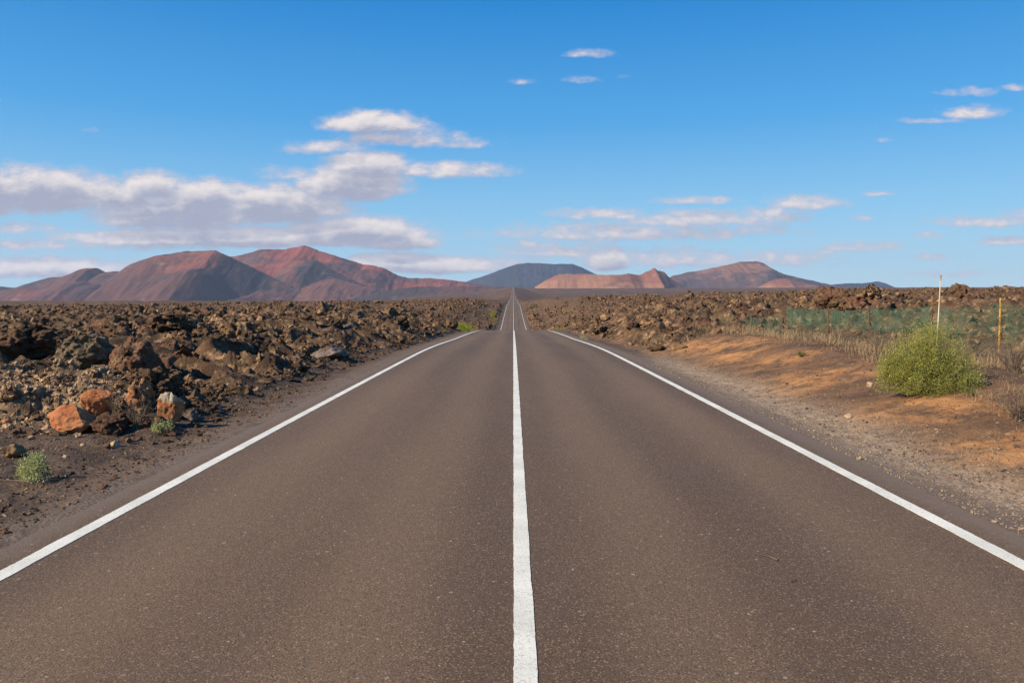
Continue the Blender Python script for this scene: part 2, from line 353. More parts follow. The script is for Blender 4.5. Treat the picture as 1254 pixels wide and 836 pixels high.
    # fence
    m = Mt('green_net', .6, .3); m.color(m.mix(m.ramp(m.noise(2, 3), .35, .65), (.036,.092,.054), (.075,.165,.10))); M['net'] = m.m
    m = Mt('rusty_steel', .85, .2); m.color(m.mix(m.ramp(m.noise(7, 5, .7), .4, .6), (.10,.045,.02), (.27,.13,.045))); m.bump(m.noise(40, 3), .4, .004); M['rust'] = m.m
    m = Mt('yellow_post_paint', .8, .2); m.color(m.mix(m.ramp(m.noise(9, 5, .7), .42, .60), (.50,.30,.06), (.17,.075,.03))); M['ypost'] = m.m
    m = Mt('bleached_wood', .85, .2); m.color(m.mix(m.ramp(m.noise(6, 5, .7, None, (4, 4, .6)), .35, .65), (.62,.56,.45), (.48,.42,.32))); M['wood'] = m.m
    m = Mt('dark_post', .85, .2); m.color(m.mix(m.ramp(m.noise(6, 4), .4, .6), (.075,.06,.04), (.14,.09,.05))); M['dpost'] = m.m
    m = Mt('pale_pipe', .6, .3); m.color(m.mix(m.ramp(m.noise(6, 4), .4, .6), (.32,.38,.30), (.42,.45,.37))); M['pipe'] = m.m
mats()

# ------------------------------------------------------------------ land form
RY = np.array([-12000,-60, 0, 26, 44.5, 58, 79, 90, 110, 140, 170, 200, 250, 300, 350, 395, 425, 455, 490, 560, 630, 690, 740, 850, 1000, 1250, 1580, 3000, 3600, 5200, 12000.])
RZ = np.array([.2,.15, 0,-.11,-.50,-.80,-1.40,-1.93,-3.2,-5.0,-6.2,-6.12,-5.1,-3.85,-2.65,-1.55,-1.15,-1.35,-1.35,-.5,.35,.75,.4,1.2,3.3,6.6,11.6,45,53,80,90.])
def hermite(x, X, Y):
    h = np.diff(X); d = np.diff(Y)/h; m = np.zeros(len(X)); m[0] = d[0]; m[-1] = d[-1]
    for i in range(1, len(X)-1): m[i] = 0 if d[i-1]*d[i] <= 0 else 2*d[i-1]*d[i]/(d[i-1]+d[i])
    i = np.clip(np.searchsorted(X, x) - 1, 0, len(X)-2); t = (x - X[i])/h[i]
    return (2*t**3-3*t**2+1)*Y[i] + (t**3-2*t**2+t)*h[i]*m[i] + (-2*t**3+3*t**2)*Y[i+1] + (t**3-t**2)*h[i]*m[i+1]
def road_z(y): return hermite(np.asarray(y, float), RY, RZ)
def pxof(X, Y): return 628.5 + F * X / np.maximum(Y, 1.)
def zones(X, Y):
    """lava mask and smooth land height"""
    wob = .5*perlin2(X*.35, Y*.35, 5) + .3*perlin2(X*1.1, Y*1.1, 6)
    eL = np.minimum(-4.75 - X, np.maximum((Y - 10.2)*.9, -9)) + wob*.8     # depth inside the left lava
    eL = np.where(Y < 10.5, np.minimum(eL, (Y-10.2)*.9+wob*.8), eL)
    far_edge = 27.0 + .55*(X - 5.2) + 2*wob
    inR = np.where(Y > far_edge, np.minimum(X - 4.5, (Y - far_edge)*.6), -1)
    inR = np.maximum(inR, X - 10.8) + wob*.6
    e = np.maximum(eL, inR)
    lava = sst(0, .5, e)
    p = pxof(X, Y); Yc = np.clip(Y, 1, 350.)
    z350 = np.interp(p, [-600, 0, 300, 560, 700, 800, 1000, 1254, 2500], [-3.2,-2.6,-1.0,.6,1.5,2.6,4.2,5.2,5.6])
    near = np.where(X < 0, .62, .42); s = np.clip(Yc/350, 0, 1)
    zf = near*(1-s) + z350*s
    zf = zf + np.where(X < 0, 0, .35*sst(12, 60, Y)*sst(10, 30, X)) 
    zf = zf - 2.2*sst(70, 170, Y)*(1-sst(200, 380, Y))*(1-sst(20, 90, np.abs(X)))
    # far plain
    ef = np.interp(p, [-600, 0, 300, 430, 540, 630, 800, 1254, 2500], [-13,-13,-12,-7, 6, 12, 13, 14, 14.5])
    D = np.maximum(Y, 1)
    g = sst(600, 4200, D)
    ze = 1.7 + (ef*g - 3.0*(1-g)) * np.minimum(D, 6000) / F
    b = sst(380, 800, D); zfar = ze
    zf = zf*(1-b) + zfar*b
    rz = road_z(np.where(Y < -60, -60, Y)); aX = np.abs(X)
    # side ramps
    wl = np.where(Y < 80, 7.0, 7 + 3.0*np.abs(zf - rz)) 
    wl = wl + .012*np.maximum(Y-500, 0)
    rise = np.clip(e/np.minimum(wl, 260), 0, 1); rise = rise*rise*(3-2*rise)*.6 + .4*np.sqrt(rise)
    side = rz + (zf - rz)*rise
    # the dirt bank right of the road
    bank = .52*sst(4.5, 7.6, X) - .18*sst(8, 10.5, X) + .12*np.exp(-((X-7.6)/1.6)**2 - ((Y-24)/5.)**2) + .05*perlin2(X*.5, Y*.3, 31)*sst(4.3, 6, X)
    bank = np.where((Y < 45), bank, 0)*(1-sst(30, 45, Y))*(X > 0)
    z = side + bank*(1 - .6*sst(0, 4, e))
    ditch = .05*np.exp(-((aX-4.4)/.5)**2) * (1-lava)*(Y < 60)
    z = z - ditch
    return z, lava, e, zf
def micro(X, Y, lava, e, sp):
    """rough surface; sp = local grid spacing"""
    h = np.zeros_like(X); lk = sst(.1, 1.6, e)*lava; W = np.where(lava > .01)[0]
    if len(W):
        x = X[W]; y = Y[W]; s_ = sp[W]; q = np.zeros_like(x)
        wx = x + .5*perlin2(x*.9, y*.9, 71); wy = y + .5*perlin2(x*.9+9, y*.9, 72)
        D = np.hypot(x, y); grow = 1 + .010*np.minimum(D, 220)
        q += .20*perlin2(x/11, y/11, 41)*grow*1.3 + .27*perlin2(wx/4.0, wy/4.0, 42)
        def oc(lam, amp, s, kind):
            f = sst(1.4, 3.0, lam/s_)
            n = perlin2(wx/lam + s, wy/lam, s)
            if kind == 'r': n = .55 - np.abs(n)*1.6
            if kind == 'b': n = np.abs(n)*1.7 - .4
            return amp*n*f
        q += oc(2.1, .36, 43, 'r')*np.minimum(grow, 1.6) + oc(1.0, .21, 44, 'b')*np.minimum(grow, 2) + oc(.5, .13, 45, 'r')*np.minimum(grow, 2) + oc(.25, .08, 46, 'b') + oc(.12, .042, 47, 'r') + oc(7, .35, 51, 'r')*sst(30, 120, D)
        q += oc(30, .5, 48, 'r')*sst(150, 500, D) + oc(90, 1.8, 49, 'n')*sst(500, 2000, D) + oc(300, 3.0, 50, 'n')*sst(900, 3000, D)
        q *= 1 - .6*sst(400, 1500, np.abs(D))*(np.abs(x) < 40)
        h[W] = q*lk[W]
    g = (1-lava)*sst(3.5, 4.3, np.abs(X))
    h += g*(.022*perlin2(X*2.1, Y*2.1, 61) + .014*perlin2(X*6, Y*6, 62) + .008*perlin2(X*14, Y*14, 63)*(sp < .05))
    return h
def height(X, Y, sp=None):
    X = np.atleast_1d(np.asarray(X, float)); Y = np.atleast_1d(np.asarray(Y, float))
    z, lava, e, zf = zones(X, Y); sp = np.full_like(X, .05) if sp is None else sp
    return z + micro(X, Y, lava, e, sp), lava, e
def hz(x, y): return float(height(x, y)[0][0])
def hsm(x, y): return float(zones(np.array([float(x)]), np.array([float(y)]))[0][0])
def gpt(px, py, y0=3., y1=120.):        # where the sight line meets the smooth ground
    Y = np.concatenate([np.arange(y0, 40, .05), np.arange(40, y1, .5)]); r = pray(px, py)
    X = EYE.x + r.x*Y; Z = EYE.z + r.z*Y; z = zones(X, Y)[0]
    k = np.argmax(Z < z); k = k if (Z < z).any() else len(Y)-1
    return X[k], Y[k]

def build_ground():
    az = np.concatenate([np.arange(-180, -60, 6.), np.arange(-60, -37, 1.), np.arange(-37, 37, .062), np.arange(37, 60, 1.), np.arange(60, 181, 6.)])
    rr = [0.05, .6, 1.5]
    while rr[-1] < 3: rr.append(rr[-1]+.25)
    while rr[-1] < 420: rr.append(rr[-1]*1.0052)
    while rr[-1] < 11500: rr.append(rr[-1]*1.018)
    rr = np.array(rr); A, Rr = np.meshgrid(np.radians(az), rr)
    X = (np.sin(A)*Rr).ravel(); Y = (np.cos(A)*Rr).ravel()
    da = np.abs(np.gradient(az))*math.pi/180; sp = (Rr*np.maximum(.0052, da[None, :]*.9)).ravel()
    z, lava, e, zf = zones(X, Y); Z = z + micro(X, Y, lava, e, sp)
    aX = np.abs(X); rz = road_z(np.where(Y < -60, -60, Y))
    on = aX < 3.48 + .0012*np.maximum(Y-60, 0)
    Z = np.where(on, np.minimum(Z, rz - .05 - .0005*np.maximum(Y, 0)), Z)
    near = (aX < 4.3) & (Y < 90) & ~on
    Z = np.where(near, np.minimum(np.maximum(Z, rz - .05), rz - .010 + .006*perlin2(X*3, Y*1.2, 77) + .004*perlin2(X*9, Y*9, 78)), Z)
    D = np.hypot(X, Y)
    orange = np.zeros_like(X)
    for (px, py, rx, ry) in [(1022,455,1.5,1.3),(990,468,1.2,1.0),(905,420,1.5,1.6),(850,424,1.2,2.2),(960,440,1.0,.9),(1120,500,.9,.8),(1215,545,.7,.5),(1235,560,.5,.5),(1185,590,.35,.3),(1180,500,.7,.7),(900,436,.9,1.2)]:
        gx, gy = gpt(px, py); orange = np.maximum(orange, 1.25*np.exp(-((X-gx)/rx)**2 - ((Y-gy)/ry)**2))
    orange = np.clip(orange, 0, 1)*(X > 4)
    red = sst(3.9, 5.2, X + .4*perlin2(X*.8, Y*.5, 81))*(Y < 60)
    grav = np.exp(-((X - 4.3 - .25*perlin2(X*.1, Y*.3, 82))/.58)**2)*sst(30, 20, Y)*1.1
    dust = np.exp(-((aX-3.62)/.42)**2)
    tan = np.exp(-((X+9.2)/2.4)**2 - ((Y-12.8)/1.9)**2)
    far = sst(150, 900, D)
    n, k = len(rr), len(az); i = np.arange(n-1)[:, None]*k + np.arange(k-1)[None, :]; i = i.ravel()
    o = mesh_obj('ground', np.stack([X, Y, Z], 1), np.stack([i, i+k, i+k+1, i+1], 1)[:, ::-1], M['ground'], None, True,
        dict(lava=lava, red_dirt=red, orange=orange, gravel=np.clip(grav, 0, 1), dust=np.clip(dust, 0, 1), tan=np.clip(tan, 0, 1), far=far))
    tag(o, kind='structure')
build_ground()

def build_road():
    y = [-60.]
    while y[-1] < 4300: y.append(y[-1] + max(.25 if 0 < y[-1] < 30 else .6, .008*abs(y[-1])))
    y = np.array(y); z = road_z(y)
    def strip(name, xs, dz, mat, side):
        c = len(xs); n = len(y); V = np.zeros((n, c+2, 3))
        for j, x in enumerate(xs):
            jit = np.zeros(n)
            if name == 'road' and j in (0, c-1): jit = .035*perlin2(y*1.3, y*0+j, 91) + .018*perlin2(y*5, y*0+j, 92)
            if name != 'road': jit = .003*perlin2(y*3, y*0+x*7, 93) + .0035*perlin2(y*1.7, y*0+x*3, 94) + RNG.normal(0, .0011, n)*(y < 16)
            V[:, j+1] = np.stack([x + jit, y, z + dz], 1)
        V[:, 0] = V[:, 1] - np.array([.0, 0, side]); V[:, -1] = V[:, -2] - np.array([0, 0, side])
        if name == 'road': V[:, 0, 2] -= .0006*np.maximum(y, 0); V[:, -1, 2] -= .0006*np.maximum(y, 0)
        k = c+2; i = (np.arange(n-1)[:, None]*k + np.arange(k-1)[None, :]).ravel()
        o = mesh_obj(name, V.reshape(-1, 3), np.stack([i, i+1, i+k+1, i+k], 1), mat)
        return tag(o, kind='structure')
    strip('road', [-3.58, -2, 0, 2, 3.62], 0, M['asphalt'], .09)
    y = np.concatenate([y[y < 2], np.arange(2, 16, .035), y[y >= 16]]); z = road_z(y)
    strip('road_centre_line', [-.054, .054], .004, M['paint'], .0035)
    strip('road_edge_line', [-3.30, -3.18], .004, M['paint'], .0035)
    strip('road_edge_line', [3.18, 3.30], .004, M['paint'], .0035)
build_road()

# ------------------------------------------------------------------ mountains
def mat_mountain(name, base, red, dark, tan, red_lo=.45, dark_lo=.5, seed=0.):
    m = Mt(name, .97, .1)
    mp = m.n('ShaderNodeVectorMath', operation='ADD'); m.l(m.pos, mp.inputs[0]); mp.inputs[1].default_value = (seed, seed*2, 0); P = mp.outputs[0]
    sz = m.n('ShaderNodeSeparateXYZ'); m.l(m.pos, sz.inputs[0]); rn = m.math('ADD', m.noise(.0021, 6, .62, P, (1, 1, 2.5)), m.math('MULTIPLY', m.math('SUBTRACT', sz.outputs[2], 170.), .00045))
    c = m.mix(m.ramp(rn, red_lo, red_lo+.12), base, red)
    c = m.mix(m.ramp(m.noise(.0014, 5, .6, P, (1, 1, 2)), dark_lo, dark_lo+.10), c, dark)
    c = m.mix(m.ramp(m.noise(.0055, 7, .7, P, (.7, .7, 4)), .56, .70, 0, .75), c, tan)
    c = m.mix(m.ramp(m.noise(.02, 6, .7, P), .3, .75, 0, .28), c, dark)
    m.color(c); m.bump(m.noise(.012, 7, .7, P), .55, 18); return m.m
def mountain(name, sil, Rd, mat, slope=.5, base=None, rough=1., seed=0):
    P = np.arange(sil[0][0], sil[-1][0]+.01, 1.0 if sil[-1][0]-sil[0][0] > 80 else .5)
    ys = np.interp(P, [s[0] for s in sil], [s[1] for s in sil])
    k = np.array([0, 1, 2, 1, 0.]); k /= k.sum(); yp = np.pad(ys, 2, 'edge'); ys = np.convolve(yp, k, 'valid')
    ys = ys + .5*perlin2(P/9, P*0+seed, 3) + .25*perlin2(P/3, P*0+seed, 4)
    T = np.concatenate([-np.linspace(1, 0, 90)**1.3, np.linspace(0, 1, 30)[1:]**1.3]); 
    zr = 1.7 + (366 - ys)*Rd/F
    bz = base if base is not None else zr.min() - 20
    depth = (zr.max() - bz)/slope*1.25
    PP, TT = np.meshgrid(P, T, indexing='ij'); d = TT*depth; ZR = np.repeat(zr[:, None], len(T), 1)
    ad = np.abs(d); c = 18.
    yo = Rd + 100*perlin2(P/60, P*0+seed, 8); Y = yo[:, None] + d
    X = (PP - 628.5)/F*np.repeat(yo[:, None], len(T), 1)
    sl = slope*(1 + .35*perlin2(X/500, Y/500, 9+seed))
    zz = ZR*yo[:, None]/Rd - (np.sqrt(ad*ad + c*c) - c)*sl
    a = np.clip(ad/150, 0, 1)
    zz += rough*a*(38*perlin2(X/520, Y/520, 11+seed) + 20*perlin2(X/210, Y/260, 12+seed) + 10*(0.4-np.abs(perlin2(X/70, Y/300, 13+seed))) + 4*perlin2(X/40, Y/60, 14+seed))
    zz = np.maximum(zz, bz-40)
    V = np.stack([X, Y, zz], 2).reshape(-1, 3); n, k = PP.shape; i = (np.arange(n-1)[:, None]*k + np.arange(k-1)[None, :]).ravel()
    o = mesh_obj(name, V, np.stack([i, i+k, i+k+1, i+1], 1), mat, None, True)
    return tag(o, kind='structure')
def mountains():
    RED, PUR, DRK, TAN = (.23,.062,.040), (.105,.052,.047), (.045,.031,.034), (.28,.165,.10)
    A = mat_mountain('mountain_red', PUR, RED, DRK, TAN, .45, .50)
    B = mat_mountain('mountain_purple', (.105,.050,.042), (.18,.062,.042), (.042,.034,.038), (.23,.14,.09), .56, .47, 900.)
    C = mat_mountain('mountain_shade_blue', (.028,.037,.056), (.045,.048,.056), (.022,.030,.048), (.08,.07,.065), .58, .5, 300.)  # blue of cloud shadow and haze painted into the rock colour
    O = mat_mountain('mountain_orange', (.27,.135,.082), (.19,.080,.055), (.10,.054,.046), (.33,.18,.105), .47, .54, 500.)
    E = mat_mountain('mountain_brown', (.088,.055,.054), (.20,.10,.065), (.046,.038,.046), (.27,.155,.10), .53, .49, 1500.)
    mountain('mountain_ridge', [(-70,352),(-30,346),(0,351),(18,352.7),(40,346),(61,340),(84,339),(94,335),(105,329),(120,328.5),(130,333.6),(147,332),(165,336),(200,355),(230,375)], 6000, B, .34, -60, .8, 1)
    mountain('mountain', [(105,374),(135,352),(150,333),(163,323),(191,313.7),(217,310),(230,308),(248,307.6),(265,306.8),(275,311),(290,318),(320,333),(345,345),(375,358),(400,374)], 5300, B, .47, -50, .9, 2)
    mountain('mountain', [(250,352),(270,325),(281,314.5),(291,314),(306,310),(321,305.5),(351,305.5),(363,303),(374,301),(382,303),(392,307.5),(407,312),(423,317),(446,324),(459,325.4),(471,328.5),(489,338),(504,340.7),(527,340.7),(548,342.5),(568,345),(600,350),(625,353),(660,358)], 6600, A, .34, -45, 1., 3)
    mountain('foothill', [(285,368),(310,356),(330,343),(350,327),(362,320),(375,317.5),(388,319),(402,327),(425,340),(455,352),(500,366)], 5950, B, .45, -40, 1., 4)
    mountain('foothill', [(205,374),(232,366),(262,357),(290,350),(318,341),(335,340),(352,347),(372,352),(395,343),(412,341),(430,346),(470,355),(530,366)], 5350, A, .33, -40, .9, 5)
    mountain('foothill', [(-60,366),(0,356),(30,352),(60,351),(85,346),(105,345),(125,349),(150,358),(185,370)], 5500, A, .3, -45, .8, 6)
    mountain('foothill', [(420,368),(470,356),(510,351),(550,350),(590,352),(612,351),(640,352),(675,354),(700,356)], 5000, B, .22, -5, .6, 7)
    mountain('mountain', [(530,352),(555,349),(570,345),(591,338.7),(604,334),(616,329),(632,324),(647,322),(660,322.5),(673,323.4),(701,323.4),(713,328),(727,335),(745,342),(775,352)], 9800, C, .4, 60, .8, 8)
    mountain('mountain', [(652,353),(659,349),(667,344),(680,337.4),(689,335.6),(718,335.6),(731,336.6),(759,336.6),(769,335),(782,336.8),(786,336),(790,333),(796,330.8),(800,327.5),(804,331),(815,340),(824,349.5),(830,354)], 5600, O, .5, 55, .7, 9)
    mountain('mountain', [(795,349),(806,331),(813,333.6),(818,339),(830,347),(838,352)], 6200, B, .5, 60, .8, 10)
    mountain('mountain', [(790,352),(818,341),(823,338),(841,333.6),(859,331),(877,327),(895,323.4),(905,321),(925,320),(933,322),(943,328.5),(958,335.6),(979,340.7),(999,345),(1015,348.4),(1040,352)], 7600, E, .40, 80, 1., 11)
    mountain('foothill', [(925,353),(938,346),(950,341.5),(962,341),(975,344),(990,348),(1010,352)], 6300, O, .35, 70, .6, 12)
    mountain('mountain_ridge', [(990,352),(1015,349),(1035,347),(1055,347),(1063,346),(1073,344.5),(1079,346),(1089,350),(1096,353)], 9000, C, .3, 100, .6, 13)
mountains()

# ------------------------------------------------------------------ rocks
def ico(sub):
    bm = bmesh.new(); bmesh.ops.create_icosphere(bm, subdivisions=sub, radius=1); bm.verts.ensure_lookup_table()
    V = np.array([v.co[:] for v in bm.verts]); Fc = np.array([[v.index for v in f.verts] for f in bm.faces]); bm.free(); return V, Fc
ICO = {s: ico(s) for s in (1, 2, 3, 4, 5, 6)}
def rock_verts(sub, seed, rough=.5, cuts=5, sq=(1, 1, .75)):
    V = ICO[sub][0].copy(); rg = np.random.default_rng(seed); off = rg.uniform(-50, 50, 3)
    amp = 1 + rough*(.55*perlin3(V*1.1+off, 1) + .45*perlin3(V*2.3+off, 2))
    V = V*amp[:, None]
    for _ in range(cuts):
        n = rg.normal(size=3); n /= np.linalg.norm(n); c = rg.uniform(.45, .8); d = V@n; V = V - np.outer(np.maximum(d-c, 0)*.92, n)
    if sub >= 3:
        o = 0
        for f_, a in ((3., .22), (6., .13), (12., .075), (24., .04), (45., .02)):
            if f_ > 2.2**sub: break
            n = perlin3(V*f_+off, 5); D3 = np.stack([perlin3(V*f_+off+7, 6), perlin3(V*f_+off+17, 7), n], 1)
            r = (.4-np.abs(n))*1.2
            V = V + rough*a*(.9*D3 + r[:, None]*V/np.linalg.norm(V, axis=1)[:, None])
    else:
        V = V + rough*.16*rg.normal(size=V.shape)
    return V*np.array(sq)
def boulder(name, px, py, w, h, mat, label, D=None, rough=.6, cuts=4, sub=5, rz=None, deep=1.0, seed=None, group=None, cat='rock', sink=.22, flat=False):
    if D is None: X, Y = gpt(px, py)
    else: X = EYE.x + pray(px, py).x*D; Y = D
    seed = seed if seed is not None else int(px*7+py)
    V = rock_verts(sub, seed, rough, cuts)
    ext = V.max(0) - V.min(0); V = V - (V.max(0)+V.min(0))/2
    W = w*Y/F; zt = EYE.z - (py - h - 366)/F*Y            # wanted top height
    Hh = h*Y/F*(1+sink)
    V = V/ext*np.array([W, W*deep, Hh]); V[:, 2] += Hh/2
    z0 = zt - Hh
    o = mesh_obj(name, V, ICO[sub][1], M[mat], None, not flat)
    o.location = (X, Y + W*deep*.3, z0)
    return tag(o, label, cat, group)
def rocks():
    b = boulder; g = 'rocks at the edge of the lava field left of the road'; lb = 'lava_boulder'
    b('orange_boulder', 81, 531, 57, 34, 'orange', 'large flat-faced bright orange rock at the dark gravel edge, lower left', None, .32, 7, 5, deep=.8, sink=.1, group=g)
    b('orange_boulder', 117, 503, 36, 26, 'orange', 'orange-brown rock tucked behind the right end of the large flat orange rock', None, .4, 6, 5, deep=.8, group=g)
    b(lb, 206, 521, 33, 41, 'capped', 'upright rusty rock with a whitish top, just behind a small green tuft', None, .4, 7, 5, deep=.9, sink=.1, group=g)
    b(lb, 167, 503, 36, 40, 'rusty', 'rust-coloured jagged rock between the orange rock and the white-topped rock', None, .8, 3, 5, group=g)
    b(lb, 128, 533, 44, 26, 'lava_dark', 'low black jagged rock in the shadow right of the large flat orange rock', None, .9, 2, 5, group=g)
    b(lb, 232, 516, 20, 14, 'grey', 'small purple-grey rock right of the white-topped rusty rock', None, .5, 5, 4, group=g)
    b(lb, 12, 443, 92, 46, 'lava_dark', 'big dark craggy lava boulder cut by the left edge of the photo', 19, .8, 4, 6, group=g, deep=1)
    b(lb, 88, 460, 88, 56, 'olive', 'leaning olive-brown lava slab with a pale tan upper edge, behind tan rubble', 16.5, .55, 6, 6, group=g)
    b(lb, 152, 472, 72, 60, 'reddish', 'rounded reddish mound covered in grey lichen, left of centre of the crags', 16, .6, 2, 6, group=g)
    b(lb, 205, 430, 92, 46, 'lava', 'large knobbly dark lava crag rising highest left of the road', 24, 1.0, 2, 6, group=g)
    b(lb, 246, 430, 40, 34, 'lava_dark', 'dark hollowed block at the right foot of the highest lava crag', 23, .9, 3, 5, group=g)
    b(lb, 178, 500, 80, 50, 'lava_dark', 'dark ragged lava mound directly above the rust-coloured rock', 13.5, 1.0, 2, 6, group=g)
    b(lb, 138, 402, 26, 18, 'lava_dark', 'small dark knob standing alone on the skyline left of the highest crag', 30, .9, 3, 5, group=g)
    b(lb, 60, 415, 60, 16, 'lava_tan', 'long tan lava ledge behind the leaning olive slab', 24, .8, 3, 5, group=g)
    b(lb, 290, 418, 44, 24, 'lava_tan', 'tan crusted lava lump right of the highest crag', 24, .9, 3, 5, group=g)
    b(lb, 345, 412, 44, 22, 'lava', 'brown broken lava lump in mid field beside a lighter ledge', 28, .9, 3, 5, group=g)
    b(lb, 402, 440, 46, 17, 'grey', 'flat grey tilted slab lying on the rubble near the road', None, .35, 7, 5, group=g)
    b(lb, 424, 408, 26, 13, 'grey', 'pale grey block alone in the brown field behind the tilted grey slab', 34, .4, 6, 4, group=g)
    b(lb, 484, 402, 34, 14, 'lava_dark', 'dark low lava hump close to the road and left of the yellow-green bush', 45, .8, 3, 5, group=g)
    b(lb, 553, 400, 16, 10, 'lava_dark', 'dark rock just behind the yellow-green bush at the crest', 66, .7, 3, 4, group=g)
    b('pale_stone', 22, 489, 17, 15, 'pale', 'pale tan angular stone in the tan rubble near the left edge', None, .3, 6, 4, group='pale stones left')
    b('pale_stone', 97, 481, 20, 15, 'pale', 'pale tan block above the two orange rocks', None, .3, 6, 4, group='pale stones left')
    b('brown_stone', 12, 562, 26, 17, 'lava', 'brown pointed rock on the dark gravel above the leafy plant at lower left', None, .6, 5, 4)
    b('pale_stone', 5, 520, 12, 6, 'orange', 'flat orange stone on gravel at the left edge of the photo', None, .3, 6, 3)
    b('pale_stone', 101, 548, 7, 4, 'pale', 'tiny whitish stone on gravel below the large flat orange rock', None, .3, 5, 3)
    b('brown_stone', 139, 548, 11, 7, 'pale', 'tan stone on gravel between two dark pebbles below the green tuft', None, .4, 5, 3)
    b('dark_stone', 130, 550, 8, 5, 'lava_dark', 'dark pebble just left of a tan stone on the left gravel', None, .5, 5, 3)
    b('dark_stone', 156, 543, 8, 6, 'lava_dark', 'dark pebble just right of a tan stone on the left gravel', None, .5, 5, 3)
    b('dark_stone', 243, 535, 9, 5, 'lava_dark', 'dark stone alone on the shoulder nearest the left road line', None, .5, 5, 3)
    g = 'rocks in the lava field right of the road'
    b(lb, 797, 402, 32, 16, 'lava_tan', 'pale wedge-shaped rock in the field right of the road', 38, .5, 5, 5, group=g)
    b(lb, 776, 405, 18, 12, 'lava_dark', 'dark hollow block touching the left side of the pale wedge-shaped rock', 37, .7, 4, 5, group=g)
    b(lb, 742, 392, 13, 8, 'lava_tan', 'small tan rock in the field left of the pale wedge-shaped rock', 55, .4, 5, 4, group=g)
    b(lb, 735, 408, 22, 12, 'lava', 'brown lump close to the right road line beyond the pale tuft', 45, .8, 4, 5, group=g)
    b(lb, 832, 428, 22, 9, 'lava_tan', 'low tan rock where the dirt bank meets the lava', None, .5, 5, 4, group=g)
    b(lb, 805, 430, 20, 8, 'lava_dark', 'low dark rock at the left foot of the dirt bank', None, .7, 4, 4, group=g)
    b(lb, 884, 402, 26, 18, 'lava_tan', 'brownish round rock right behind the collapsed end of green netting', 44, .6, 3, 5, group=g)
    b(lb, 838, 398, 34, 16, 'lava_dark', 'dark lump left of the collapsed green netting', 46, .9, 3, 5, group=g)
    b(lb, 1026, 378, 50, 28, 'lava_dark', 'dark rounded crag standing above the green fence, left one', 48, .7, 3, 6, group=g)
    b(lb, 1068, 378, 38, 31, 'lava_tan', 'tan-topped jagged crag above the green fence beside a dark rounded one', 47, .9, 4, 6, group=g)
    b(lb, 1052, 380, 40, 18, 'lava', 'low brown crag filling the gap between two crags above the fence', 45, .8, 3, 5, group=g)
    b(lb, 1177, 376, 28, 30, 'lava_dark', 'tall blocky dark crag above the fence, right of the pale stake', 48, .6, 6, 6, group=g)
    b(lb, 1194, 375, 26, 20, 'lava', 'lower brown crag leaning on the tall blocky dark crag', 49, .7, 4, 5, group=g)
    b(lb, 985, 372, 20, 10, 'lava_tan', 'small tan crag on the skyline above the left end of the fence', 52, .7, 4, 5, group=g)
    b(lb, 1231, 372, 22, 9, 'lava_dark', 'dark flat knob on the skyline above the right end of the fence', 52, .7, 4, 5, group=g)
    b('pale_stone', 1040, 513, 11, 6, 'pale', 'pale stone lying alone on brown dirt near the right gravel shoulder', None, .3, 5, 4)
    b('pale_stone', 1069, 474, 11, 6, 'pale', 'whitish stone on the dirt just left of the big green bush', None, .4, 5, 4)
    b('dark_stone', 1208, 472, 10, 9, 'grey', 'grey stone on the dirt below the right side of the big green bush', None, .5, 4, 4)
rocks()

def place_many(name, protos, X, Y, Z, Sz, mat, rng, kindtag=True, label=None, cat=None):
    Vs = []; Fs = []; n = 0; idx = rng.integers(0, len(protos), len(X))
    for p, (V, Fc) in enumerate(protos):
        w = np.where(idx == p)[0]; m = len(w)
        if not m: continue
        a = rng.uniform(0, 2*math.pi, m); t = rng.normal(0, .5, m); u = rng.normal(0, .5, m)
        ca, sa, ct, st, cu, su = np.cos(a), np.sin(a), np.cos(t), np.sin(t), np.cos(u), np.sin(u)
        v = V[None] * (Sz[w][:, None, None] * rng.uniform(.75, 1.3, (m, 1, 3)))
        y = v[..., 1]*ct[:, None] - v[..., 2]*st[:, None]; z = v[..., 1]*st[:, None] + v[..., 2]*ct[:, None]; x = v[..., 0]
        x, z = x*cu[:, None] + z*su[:, None], -x*su[:, None] + z*cu[:, None]
        x, y = x*ca[:, None] - y*sa[:, None], x*sa[:, None] + y*ca[:, None]
        P = np.stack([x + X[w][:, None], y + Y[w][:, None], z + Z[w][:, None]], 2).reshape(-1, 3)
        Vs.append(P); Fs.append((Fc[None] + (np.arange(m)*len(V))[:, None, None] + n).reshape(-1, 3)); n += len(P)
    o = mesh_obj(name, np.concatenate(Vs), np.concatenate(Fs), M[mat])
    if kindtag: tag(o, label, cat, kind='stuff')
    return o
